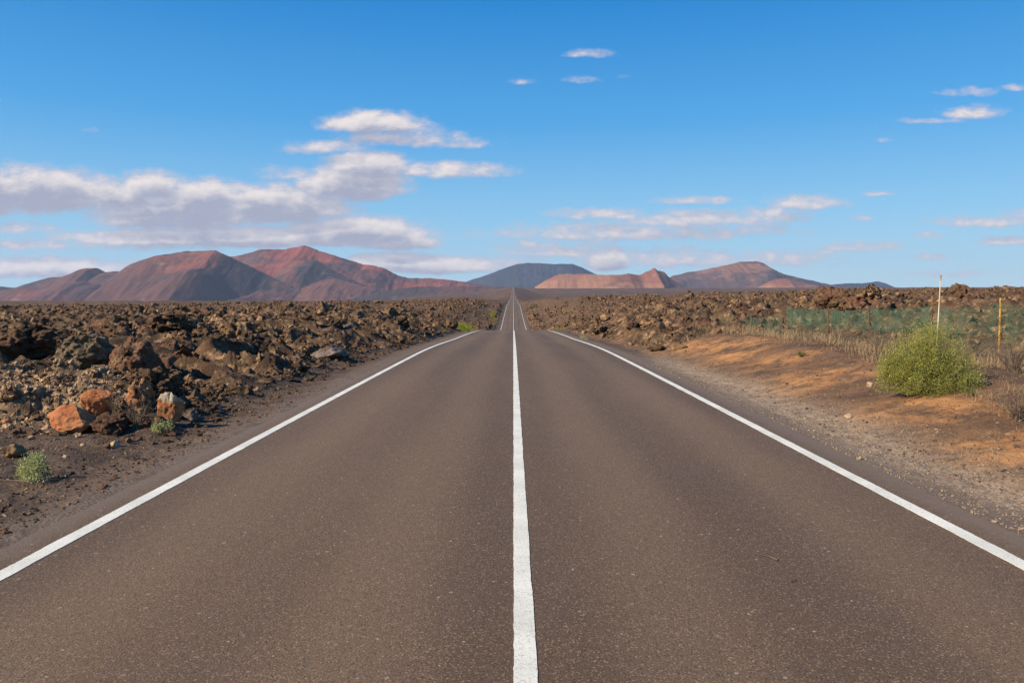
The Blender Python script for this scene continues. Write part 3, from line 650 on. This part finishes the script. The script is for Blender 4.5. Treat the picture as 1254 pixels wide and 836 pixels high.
def rubble():
    rng = np.random.default_rng(5)
    hi = [(rock_verts(2, 100+i, 1.1, 3, (1, 1, .8)), ICO[2][1]) for i in range(12)]
    lo = [(rock_verts(1, 200+i, 1.1, 2, (1, 1, .85)), ICO[1][1]) for i in range(12)]
    def sc(n, r0, r1, smin, k, protos, seed, dens=None, mn=.3, sg=.5):
        a = rng.uniform(-34.5, 34.5, n)*math.pi/180; r = r0*(r1/r0)**rng.uniform(0, 1, n)
        X = np.tan(a)*r; Y = r; z, lava, e, zf = zones(X, Y); keep = (lava > mn)
        q_ = 1/(1+Y/40); cl = perlin2(X*.6*q_, Y*.6*q_, 301) + .4*perlin2(X*2*q_, Y*2*q_, 302) > rng.uniform(-.50, .65, n); keep &= cl
        X, Y = X[keep], Y[keep]; s = (smin + k*Y)*np.exp(rng.normal(0, sg, len(X)))
        Z = height(X, Y, np.full(len(X), .2))[0] + s*.1
        return X, Y, Z, s
    a = sc(30000, 9.5, 26, .022, .0013, hi, 1)
    place_many('lava_rubble', hi, *a, 'lava', rng, label='loose jagged brown lava rubble covering the nearer lava field', cat='rubble')
    a = sc(110000, 18, 380, .03, .00095, lo, 2)
    place_many('lava_rubble', lo, *a, 'lava', rng, label='distant brown lava rubble spreading to the foot of the hills', cat='rubble')
    n = 7000; X = -8.9 + rng.normal(0, 1.7, n); Y = 12.5 + rng.normal(0, 1.3, n); z, lava, e, zf = zones(X, Y); k = (e > -.6) & (X < -5.5); X, Y = X[k], Y[k]
    place_many('tan_rubble', hi, X, Y, height(X, Y)[0], .028*np.exp(np.clip(rng.normal(0, .5, len(X)), -1, .8)), 'tanrub', rng, label='lighter tan broken rubble below the leaning slab at the left', cat='rubble')
    # pebbles on the shoulders
    def peb(n, xr, yr, s0, mat, name, label):
        X = rng.uniform(*xr, n); Y = yr[0]*(yr[1]/yr[0])**rng.uniform(0, 1, n); Z, lava, e = height(X, Y)
        k = (lava < .6) & (np.abs(X) > 3.66); X, Y, Z = X[k], Y[k], Z[k]; s = s0*np.exp(rng.normal(0, .5, len(X)))
        place_many(name, lo, X, Y, Z, s, mat, rng, label=label, cat='gravel')
    peb(9000, (-9.5, -3.75), (4, 16), .011, 'lava', 'gravel', 'small dark loose stones on the left road shoulder')
    peb(500, (-9.5, -4.0), (5, 14), .011, 'chip', 'gravel', 'scattered pale chips on the left shoulder')
    peb(9000, (3.64, 5.3), (4, 22), .0055, 'chip', 'gravel', 'pale grey-tan gravel along the right edge of the asphalt')
    peb(8000, (4.2, 10), (6, 28), .008, 'lava', 'gravel', 'small dark stones on the brown dirt right of the road')
    # stones spilling off the lava edge
    X = rng.uniform(-9.5, -4.3, 5000); Y = rng.uniform(8, 45, 5000); z, lava, e, zf = zones(X, Y); k = (e > -.55) & (e < .9); X, Y = X[k], Y[k]
    place_many('lava_rubble', hi, X, Y, height(X, Y)[0], .028*np.exp(rng.normal(0, .5, len(X))), 'lava_dark', rng, label='fist-sized dark clinker spilling from the lava edge onto the left shoulder', cat='rubble')
rubble()

# ------------------------------------------------------------------ plants
def leaves_geo(n, rad, rng, size, clump=.35, lobes=9, base=.0):
    """n small leaf quads through a lumpy dome of radii rad=(rx, ry, h)"""
    cen = rng.normal(size=(lobes, 3)); cen[:, 2] = np.abs(cen[:, 2])*(1.5 if lobes > 15 else 1); cen /= np.linalg.norm(cen, axis=1)[:, None]; cen *= rng.uniform(.40, .62, (lobes, 1))
    li = rng.integers(0, lobes, n); d = rng.normal(size=(n, 3)); d /= np.linalg.norm(d, axis=1)[:, None]
    P = cen[li] + d*(rng.uniform(0, 1, n)**.45)[:, None]*(rng.uniform(.27, .50, lobes) if lobes > 15 else rng.uniform(.32, .48, lobes))[li][:, None]
    P = P + .10*np.stack([perlin3(P*3, 21), perlin3(P*3, 22), perlin3(P*3, 23)], 1)
    P = P[(P[:, 2] > .0)]; keep = perlin3(P*5.5, 25) + (.5*perlin3(P*11, 26) if lobes > 15 else 0) > rng.uniform(-.62, .22, len(P)); P = P[keep]
    P = P*np.array([rad[0], rad[1], rad[2]])*1.05 + np.array([0, 0, base])
    m = len(P); a = rng.normal(size=(m, 3)) + np.array([0, 0, .5]) + .6*P/np.linalg.norm(P, axis=1)[:, None]; a /= np.linalg.norm(a, axis=1)[:, None]
    b = np.cross(a, rng.normal(size=(m, 3))); b /= np.linalg.norm(b, axis=1)[:, None]; s = size*rng.uniform(.6, 1.5, m)[:, None]
    V = np.stack([P, P + a*s*.55 + b*s*.22, P + a*s*1.2, P + a*s*.5 - b*s*.22], 1).reshape(-1, 3)
    return V, np.arange(m*4).reshape(-1, 4), P
def plant(name, loc, w, h, mat, label, n=1500, size=.03, flowers=0, group=None, seed=1, cat='plant', lobes=9, depth=None):
    rng = np.random.default_rng(seed); root = empty(name, loc); V, Fc, P = leaves_geo(n, (w/2, (depth or w)/2, h), rng, size, lobes=lobes)
    mesh_obj('foliage', V, Fc, M[mat], root); g = Geo()
    for i in rng.integers(0, len(P), 14 + int(n/400)):
        p = P[i]; g.tube([(rng.normal()*.02*w, rng.normal()*.02*w, -.03), (p[0]*.3, p[1]*.3, p[2]*.45), tuple(p)], .006*max(w, .4)+.001, .002, 4)
    g.build('stem', M['stem'], root)
    if flowers:
        q = np.linalg.norm(P/np.array([w/2, w/2, h]), axis=1); out = P[rng.choice(np.where((q > np.percentile(q, 60)) & (q < np.percentile(q, 97)))[0], flowers)]
        Vf = []; Ff = []
        for p in out:
            for k in range(3):
                a = rng.normal(size=3)*.006; b = rng.normal(size=3)*.006; i = len(Vf); Vf += [p+a, p+b, p-a, p-b]; Ff.append([i, i+1, i+2, i+3])
        tag(mesh_obj('flowers', np.array(Vf), np.array(Ff), M['flower'], root), kind='stuff')
    return tag(root, label, cat, group)
def gz(px, py, D=None):
    X, Y = gpt(px, py) if D is None else (EYE.x + pray(px, py).x*D, D)
    return X, Y, hsm(X, Y)
def blades(g, x, y, z, n, h, spread, rng, w=.004, droop=.85):
    """dry grass blades as thin bent ribbons"""
    a = rng.uniform(0, 2*math.pi, n); o = rng.uniform(0, spread*.5, n); lean = rng.uniform(.05, 1, n)*spread; hh = h*rng.uniform(.45, 1.1, n)
    bx = x + np.cos(a)*o*.5 + rng.normal(0, spread*.3, n); by = y + np.sin(a)*o*.5 + rng.normal(0, spread*.3, n)
    px_, py_ = -np.sin(a)*w, np.cos(a)*w; V = []
    for k, (t, ww) in enumerate(((0, 1), (.5, .8), (.85, .5), (1.05, .08))):
        r = lean*t**1.7; zz = z - .02 + hh*(t - droop*t*t*.5*lean/spread)
        cx_, cy_ = bx + np.cos(a)*r, by + np.sin(a)*r
        V += [np.stack([cx_ + px_*ww, cy_ + py_*ww, zz], 1), np.stack([cx_ - px_*ww, cy_ - py_*ww, zz], 1)]
    V = np.stack(V, 1).reshape(-1, 3); i = (np.arange(n)*8)[:, None]
    Fc = np.concatenate([i + np.array([[0, 1, 3, 2]]), i + np.array([[2, 3, 5, 4]]), i + np.array([[4, 5, 7, 6]])])
    g.add(V, Fc)
def twigs(g, x, y, z, n, h, spread, rng, r=.004):
    for _ in range(n):
        a = rng.uniform(0, 2*math.pi); l = rng.uniform(.2, 1)*spread; hh = h*rng.uniform(.5, 1.1)
        p = [Vector((x + rng.normal()*.03, y + rng.normal()*.03, z - .03))]
        for t in (.35, .7, 1.): p.append(Vector((x + math.cos(a)*l*t + rng.normal()*.05*spread, y + math.sin(a)*l*t + rng.normal()*.05*spread, z + hh*t*(1.25-.3*t))))
        g.tube(p, r, r*.4, 4)
        for q in range(3):
            b = p[1+q % 3]; d = Vector((rng.normal(), rng.normal(), abs(rng.normal())*.8 + .1)).normalized()*rng.uniform(.1, .35)*spread*1.2
            m = b + d*.5 + Vector(rng.normal(size=3))*.04*spread; g.tube([b, m, b + d], r*.5, r*.25, 3)
            d2 = Vector((rng.normal(), rng.normal(), rng.normal()*.5)).normalized()*rng.uniform(.05, .2)*spread; g.tube([m, m+d2*.6, m + d2], r*.4, r*.2, 3)
def plants():
    x, y, z = gz(1157, 484)
    k = y/F
    plant('bush', (x, y + .35, z-.02), 140*k*1.17, 88*k*1.03, 'leaf', 'big round green bush dotted with yellow flowers, on the dirt in front of the fence', 150000, .0145, 130, None, 3, 'bush', 24, 1.3)
    x, y, z = gz(43, 588); k = y/F
    plant('leafy_plant', (x, y, z), 60*k, 36*k, 'leaf_pale', 'yellowish green spreading plant on dark gravel, lower left corner of the verge', 3600, .018, 0, None, 4, 'plant', 8)
    x, y, z = gz(199, 531); k = y/F
    plant('leafy_plant', (x, y, z), 34*k, 26*k, 'leaf_pale', 'small bright green tuft at the foot of the white-topped rusty rock', 2200, .015, 0, None, 5, 'plant', 6)
    x, y, z = gz(163, 527); k = y/F
    plant('leafy_plant', (x, y, z), 8*k, 14*k, 'leaf_dark', 'tiny thin green sprig left of the small bright green tuft', 120, .012, 0, None, 6, 'plant', 3)
    plant('bush', (-4.15, 70, hsm(-4.15, 70)-.05), 2.7, 1.25, 'leaf_yellow', 'bright yellow-green bush beside the left road line just before the crest', 2600, .07, 0, None, 7, 'bush', 8, 3.)
    plant('bush', (-5.1, 57, hsm(-5.1, 57)-.05), 1.1, .30, 'leaf_dark', 'low olive clump nearer than the bright yellow-green bush on the left verge', 700, .05, 0, None, 8, 'bush', 6)
    plant('bush', (-6.6, 262, hsm(-6.6, 262)-.1), 3.4, 2.0, 'leaf_yellow', 'far yellow-green bush left of the second stretch of road', 1200, .2, 0, None, 9, 'bush', 6)
    plant('bush', (-5.3, 232, hsm(-5.3, 232)-.1), 1.6, 1.6, 'leaf_yellow', 'narrow yellow-green bush against the left line of the second stretch of road', 600, .15, 0, None, 10, 'bush', 5)
    plant('bush', (8.2, 330, hsm(8.2, 330)-.1), 4.4, 1.8, 'leaf_dark', 'far olive bush right of the second stretch of road', 900, .22, 0, None, 11, 'bush', 5)
    plant('bush', (4.35, 74, hsm(4.35, 74)-.05), 1.3, .34, 'leaf_yellow', 'low yellowish clump on the right verge at the crest', 700, .05, 0, None, 12, 'bush', 6, 2.5)
    x, y, z = gz(714, 411, 41); plant('leafy_plant', (x, y, z), .55, .38, 'leaf_pale', 'pale green tuft on the dark verge right of the road before the crest', 700, .03, 0, None, 13, 'plant', 6)
    for i, (px, py, w, h, lb, mt) in enumerate([(1190,484,26,12,'low olive plant on the dirt below the right side of the big green bush','leaf_dark'),
        (1236,420,24,14,'green leafy plant behind the yellow post at the right end of the fence','leaf'),
        (981,437,16,9,'small grey-green plant on the dirt bank below the left end of the fence','leaf_dark'),
        (1163,390,10,8,'dark green sprig beside the pale stake','leaf_dark')]):
        x, y, z = gz(px, py, None if py > 425 else (17.5 if px > 1200 else 21)); k = y/F; zt = EYE.z - (py - 366)*k
        plant('leafy_plant', (x, y, z if py > 425 else zt - .1), w*k, h*k*(1 if py > 425 else 1.6), mt, lb, 600, .02, 0, None, 20+i, 'plant', 5)
    # dead shrubs
    for i, (px, D, w, h, n, lb) in enumerate([
        (1243, 13.6, .9, .62, 70, 'grey tangled dead shrub at the right edge, behind the yellow post'),
        (1232, 15.2, .8, .5, 45, 'pale dead shrub at the foot of the yellow post'),
        (1250, 9.6, .55, .34, 60, 'flattened heap of pale dead twigs at the right edge nearest the road'),
        (1075, 19.5, .8, .5, 45, 'grey-brown dead shrub left of the big green bush by the netting'),
        (1035, 22.5, .8, .55, 45, 'dead brown shrub under the middle of the green netting'),
        (1100, 18.2, .7, .6, 40, 'dead twiggy shrub right behind the big green bush'),
        (1190, 16.8, .9, .55, 45, 'dead straw-coloured shrub between the bush and the yellow post')]):
        rng = np.random.default_rng(60+i); X = EYE.x + pray(px, 400).x*D; z = hsm(X, D); g = Geo(); twigs(g, 0, 0, 0, n, h, w*.55, rng, .0045)
        o = g.build('dead_shrub', M['twig']); o.location = (X, D, z); tag(o, lb, 'shrub', 'dead shrubs along the fence')
    rng = np.random.default_rng(8)
    for i, (px, py, lb) in enumerate([(145, 505, 'bare dead twiggy plant in the dark gap above the large flat orange rock'), (172, 522, 'straw-brown dead plant between the rust-coloured rock and the green tuft')]):
        x, y, z = gz(px, py); g = Geo(); twigs(g, 0, 0, 0, 22, .42, .25, rng, .003); o = g.build('dead_plant', M['twig']); o.location = (x, y-.1, z); tag(o, lb, 'plant')
    # dry grass, stuff
    g = Geo()
    for k in range(520):
        D = rng.uniform(14, 40); X = 10 + rng.normal()*.9 - .02*(D-16) - abs(rng.normal())*.5
        if D > 31: X += rng.normal()*.5
        if X < 7: continue
        blades(g, X, D, hsm(X, D), 46, rng.choice([.12,.2,.3,.45], p=[.4,.3,.2,.1])*rng.uniform(.8, 1.2), .42, rng, .003 + .00009*D)
    for k in range(90):
        D = rng.uniform(24, 33); X = rng.uniform(5, 9.5)
        if zones(np.array([X]), np.array([D]))[1][0] > .2 and rng.uniform() < .8: blades(g, X, D, hsm(X, D), 30, rng.uniform(.12, .3), .2, rng, .006)
    for k in range(60):
        D = rng.uniform(7.5, 13); X = rng.uniform(6.2, 9.5); blades(g, X, D, hsm(X, D), 8, rng.uniform(.05, .25), .22, rng, .003)
    for k in range(260):
        D = rng.uniform(6.5, 26); X = rng.uniform(4.3, 9.3); blades(g, X, D, hsm(X, D)+.015, 5, rng.uniform(.012, .035), .16, rng, .0028)
    for k in range(12):
        D = rng.uniform(8.4, 11); X = .655*D + rng.normal()*.25; blades(g, X, D, hsm(X, D), 60, rng.uniform(.12, .26), .45, rng, .0025)
    tag(g.build('dry_grass', M['straw']), 'dry straw-coloured grass along the foot of the fence and the dirt bank', 'grass', kind='stuff')
    g = Geo()
    for k in range(70):
        X = rng.uniform(-9.5, -4.6); D = rng.uniform(7, 12.5); blades(g, X, D, hsm(X, D), 9, rng.uniform(.04, .16), .14, rng, .0025)
    for k in range(60):
        X = -8.2 + rng.normal()*1.3; D = 12 + rng.normal()*1.2; blades(g, X, D, hz(X, D), 16, rng.uniform(.1, .25), .2, rng, .003)
    tag(g.build('dry_grass', M['straw']), 'sparse dry grass among the rubble left of the road', 'grass', kind='stuff')
    # loose twigs
    for (px, py, l, a, lb, mt) in [(941, 684, .14, 2.2, 'short dark twig lying on the asphalt of the right lane', 'dpost'), (972, 715, .05, .4, 'tiny dark chip lying on the asphalt near the short twig', 'dpost'),
                   (10, 592, .5, 2.9, 'pale dead stalk on the gravel under the leafy plant at lower left', 'twig'), (48, 590, .35, .3, 'pale bent twig on gravel right under the spreading plant', 'twig'),
                   (1165, 503, .5, .5, 'pale thin stick lying on the dirt in front of the big green bush', 'twig'), (1160, 565, .35, .1, 'pale straw stalk on brown dirt midway between road and bush', 'twig')]:
        x, y = gpt(px, py); z = (float(road_z(y)) if abs(x) < 3.6 else hsm(x, y)+.01) + .006; g = Geo(); c, s = math.cos(a)*l/2, math.sin(a)*l/2
        g.tube([(-c, -s, .002), (-c*.3, -s*.3+.02*l, .006), (c*.4, s*.4-.03*l, .006), (c, s, .003)], .005, .003, 5); o = g.build('twig', M[mt]); o.location = (x, y, z); tag(o, lb, 'twig')
plants()

# ------------------------------------------------------------------ fence
def net(g, A, B, zA, zB, hA, hB, cell, rng, r=.0022, sag=.04, gaps=()):
    """diamond netting between ground points A and B"""
    A = Vector((*A, 0)); B = Vector((*B, 0)); L_ = (B-A).length; nrm = Vector((-(B-A).y, (B-A).x, 0)).normalized()
    ph = rng.uniform(0, 6)
    def P(u, v):
        t = u/L_; p = A.lerp(B, t); z = zA + (zB-zA)*t; h = hA + (hB-hA)*t
        belly = math.sin(t*math.pi)*.06 + .035*math.sin(u*2.3+ph) + .02*math.sin(u*5.1+v*3)
        return p + nrm*belly*(.4+v) + Vector((0, 0, z + v*h - sag*math.sin(t*math.pi)*v - .015*math.sin(u*4.7+ph)*v))
    H = (hA+hB)/2; n = int((L_+H)/cell); K = 7
    for sgn in (1, -1):
        for i in range(-int(H/cell)-1 if sgn > 0 else 0, int(L_/cell)+int(H/cell)+2):
            pts = []
            for k in range(K+1):
                v = k/K; u = i*cell + sgn*v*H
                if 0 <= u <= L_: pts.append(P(u, v))
            if len(pts) > 1: g.tube(pts, r, r, 3)
    for v in (0, 1.0):
        g.tube([P(L_*k/12, v) for k in range(13)], r*1.5, r*1.5, 3)
def fence():
    rng = np.random.default_rng(77)
    root = empty('netting_fence', (10, 24, .3)); tag(root, 'long green diamond-mesh netting fence with thin rusty and dark posts behind the big bush', 'fence')
    inv = Vector((-10, -24, -.3))
    posts = [(9.6, 12.6, 1.35, 'rust', .018), (9.72, 16.0, 1.40, 'ypost', .022), (10.0, 19.2, 1.50, 'rust', .019), (10.0, 22.5, 1.2, 'dpost', .02), (10.02, 25.5, 1.22, 'dpost', .02), (10.05, 28.9, 1.2, 'dpost', .016), (10.05, 29.6, 1.30, 'dpost', .016)]
    def sub(o): 
        return o
    tops = []
    for (x, y, h, mt, r) in posts:
        z = hsm(x, y); g = Geo(); ln = rng.normal()*.02; g.tube([(0, 0, -.2), (ln*.5, 0, h*.5), (ln, ln, h)], r, r*.9, 8)
        o = g.build('post', M[mt], root); o.location = Vector((x, y, z)) + inv; tops.append((x, y, z))
        if mt == 'ypost': tag(o, 'yellow-painted rusty post standing tallest at the right end')
        for q in (.25, .65, 1.0):
            g2 = Geo(); g2.tube([(-r-.004, 0, q*h*.85), (0, -r-.004, q*h*.85), (r+.004, 0, q*h*.85), (0, r+.004, q*h*.85), (-r-.004, 0, q*h*.85)], .003, .003, 4)
            g2.build('wire_tie', M['rust'], o)
    for (a, b, ta, tb) in [(0, 1, 1.2, 1.3), (1, 2, 1.3, 1.27), (2, 3, 1.27, 1.13), (3, 4, 1.13, 1.13), (4, 6, 1.13, 1.15)]:
        A, B = tops[a], tops[b]; g = Geo()
        net(g, A[:2], B[:2], A[2]+.05, B[2]+.05, ta-.05, tb-.05, .085, rng, .0014, .07)
        # netting folded over: a second layer on the upper half
        net(g, (A[0]+.05, A[1]), (B[0]+.05, B[1]), A[2]+ta*.50, B[2]+tb*.50, ta*.5, tb*.5, .062, rng, .0016, .09)
        if a in (2, 3, 4): net(g, (A[0]+.09, A[1]), (B[0]+.08, B[1]), A[2]+ta*.45, B[2]+tb*.45, ta*.54, tb*.54, .085, rng, .0018)
        o = g.build('netting', M['net'], root); o.location = inv
    r2 = empty('collapsed_fence', (10, 35, 0)); tag(r2, 'sagging collapsed end of green netting hanging from a leaning pale pole', 'fence'); inv2 = Vector((-10, -35, 0))
    # leaning pole and drooping net
    p0 = at(884, 415, 39); z0 = hsm(p0.x, p0.y); p0.z = min(p0.z, z0-.05); p1 = at(865, 384, 40)
    g = Geo(); g.tube([p0, (p0+p1)/2, p1], .028, .026, 7); o = g.build('pole', M['pipe'], r2); o.location = inv2
    g = Geo(); zl = hsm(10.0, 30)
    net(g, (10.05, 29.8), (10.0, 34.5), zl, hsm(10, 34.5), .95, .6, .10, rng, .0024, .15)
    net(g, (10.0, 34.5), (p1.x, p1.y), hsm(10, 34.5), p0.z+.1, .6, 1.0, .10, rng, .0026, .12)
    net(g, (10.1, 31), (p1.x+.3, p1.y-.5), hsm(10.1, 31)+.1, p0.z+.2, .4, .6, .11, rng, .0026, .1)
    o = g.build('netting', M['net'], r2); o.location = inv2
    # bunched strip hanging along the pole
    g = Geo()
    for k in range(14):
        q = rng.uniform(-.12, .12, 3); a = p1.lerp(p0, rng.uniform(0, .2)); b = p1.lerp(p0, rng.uniform(.7, 1.))
        g.tube([a + Vector((q[0]*.3+.05, q[1], 0)), (a+b)/2 + Vector((q[0]+.1, q[2], -.05)), b + Vector((q[2]*.5+.05, q[0], 0))], .012, .012, 4)
    o = g.build('bunched_netting', M['net'], r2); o.location = inv2
    # pale stake
    D = 17.6; b = at(1148, 402, D); t = at(1152, 338, D); z = hsm(b.x, b.y); dirv = (t-b)/(t-b).z; g = Geo()
    base = b + dirv*(z - .15 - b.z); g.tube([Vector((0, 0, 0)), (t-base)*.5 + Vector((.006, 0, 0)), t-base], .014, .010, 7)
    st = empty('wooden_stake', base); g.build('shaft', M['wood'], st); tag(st, 'tall thin pale wooden stake leaning slightly behind the big green bush', 'stake')
    g = Geo(); tt = t - base; g.tube([tt - Vector((0, 0, .09)), tt - Vector((0, 0, .03)), tt + Vector((.004, 0, .02))], .018, .015, 8); g.build('tape_wrap', M['straw'], st)
fence()

# ------------------------------------------------------------------ haze
def haze():
    bm = bmesh.new(); bmesh.ops.create_cube(bm, size=1); me = bpy.data.meshes.new('haze'); bm.to_mesh(me); bm.free()
    o = bpy.data.objects.new('haze', me); COL.objects.link(o); o.scale = (23600, 23600, 720); o.location = (0, 0, 720/2 - 170)
    m = bpy.data.materials.new('haze_air'); m.use_nodes = True; t = m.node_tree; t.nodes.clear()
    out = t.nodes.new('ShaderNodeOutputMaterial'); v = t.nodes.new('ShaderNodeVolumePrincipled'); v.inputs['Density'].default_value = HAZE
    v.inputs['Color'].default_value = (.60, .74, 1.0, 1); v.inputs['Anisotropy'].default_value = .1; t.links.new(v.outputs[0], out.inputs['Volume'])
    me.materials.append(m); tag(o, kind='stuff'); tag(o, 'thin blue air haze in front of the far mountains', 'haze')
HAZE = 3.4e-5
haze()
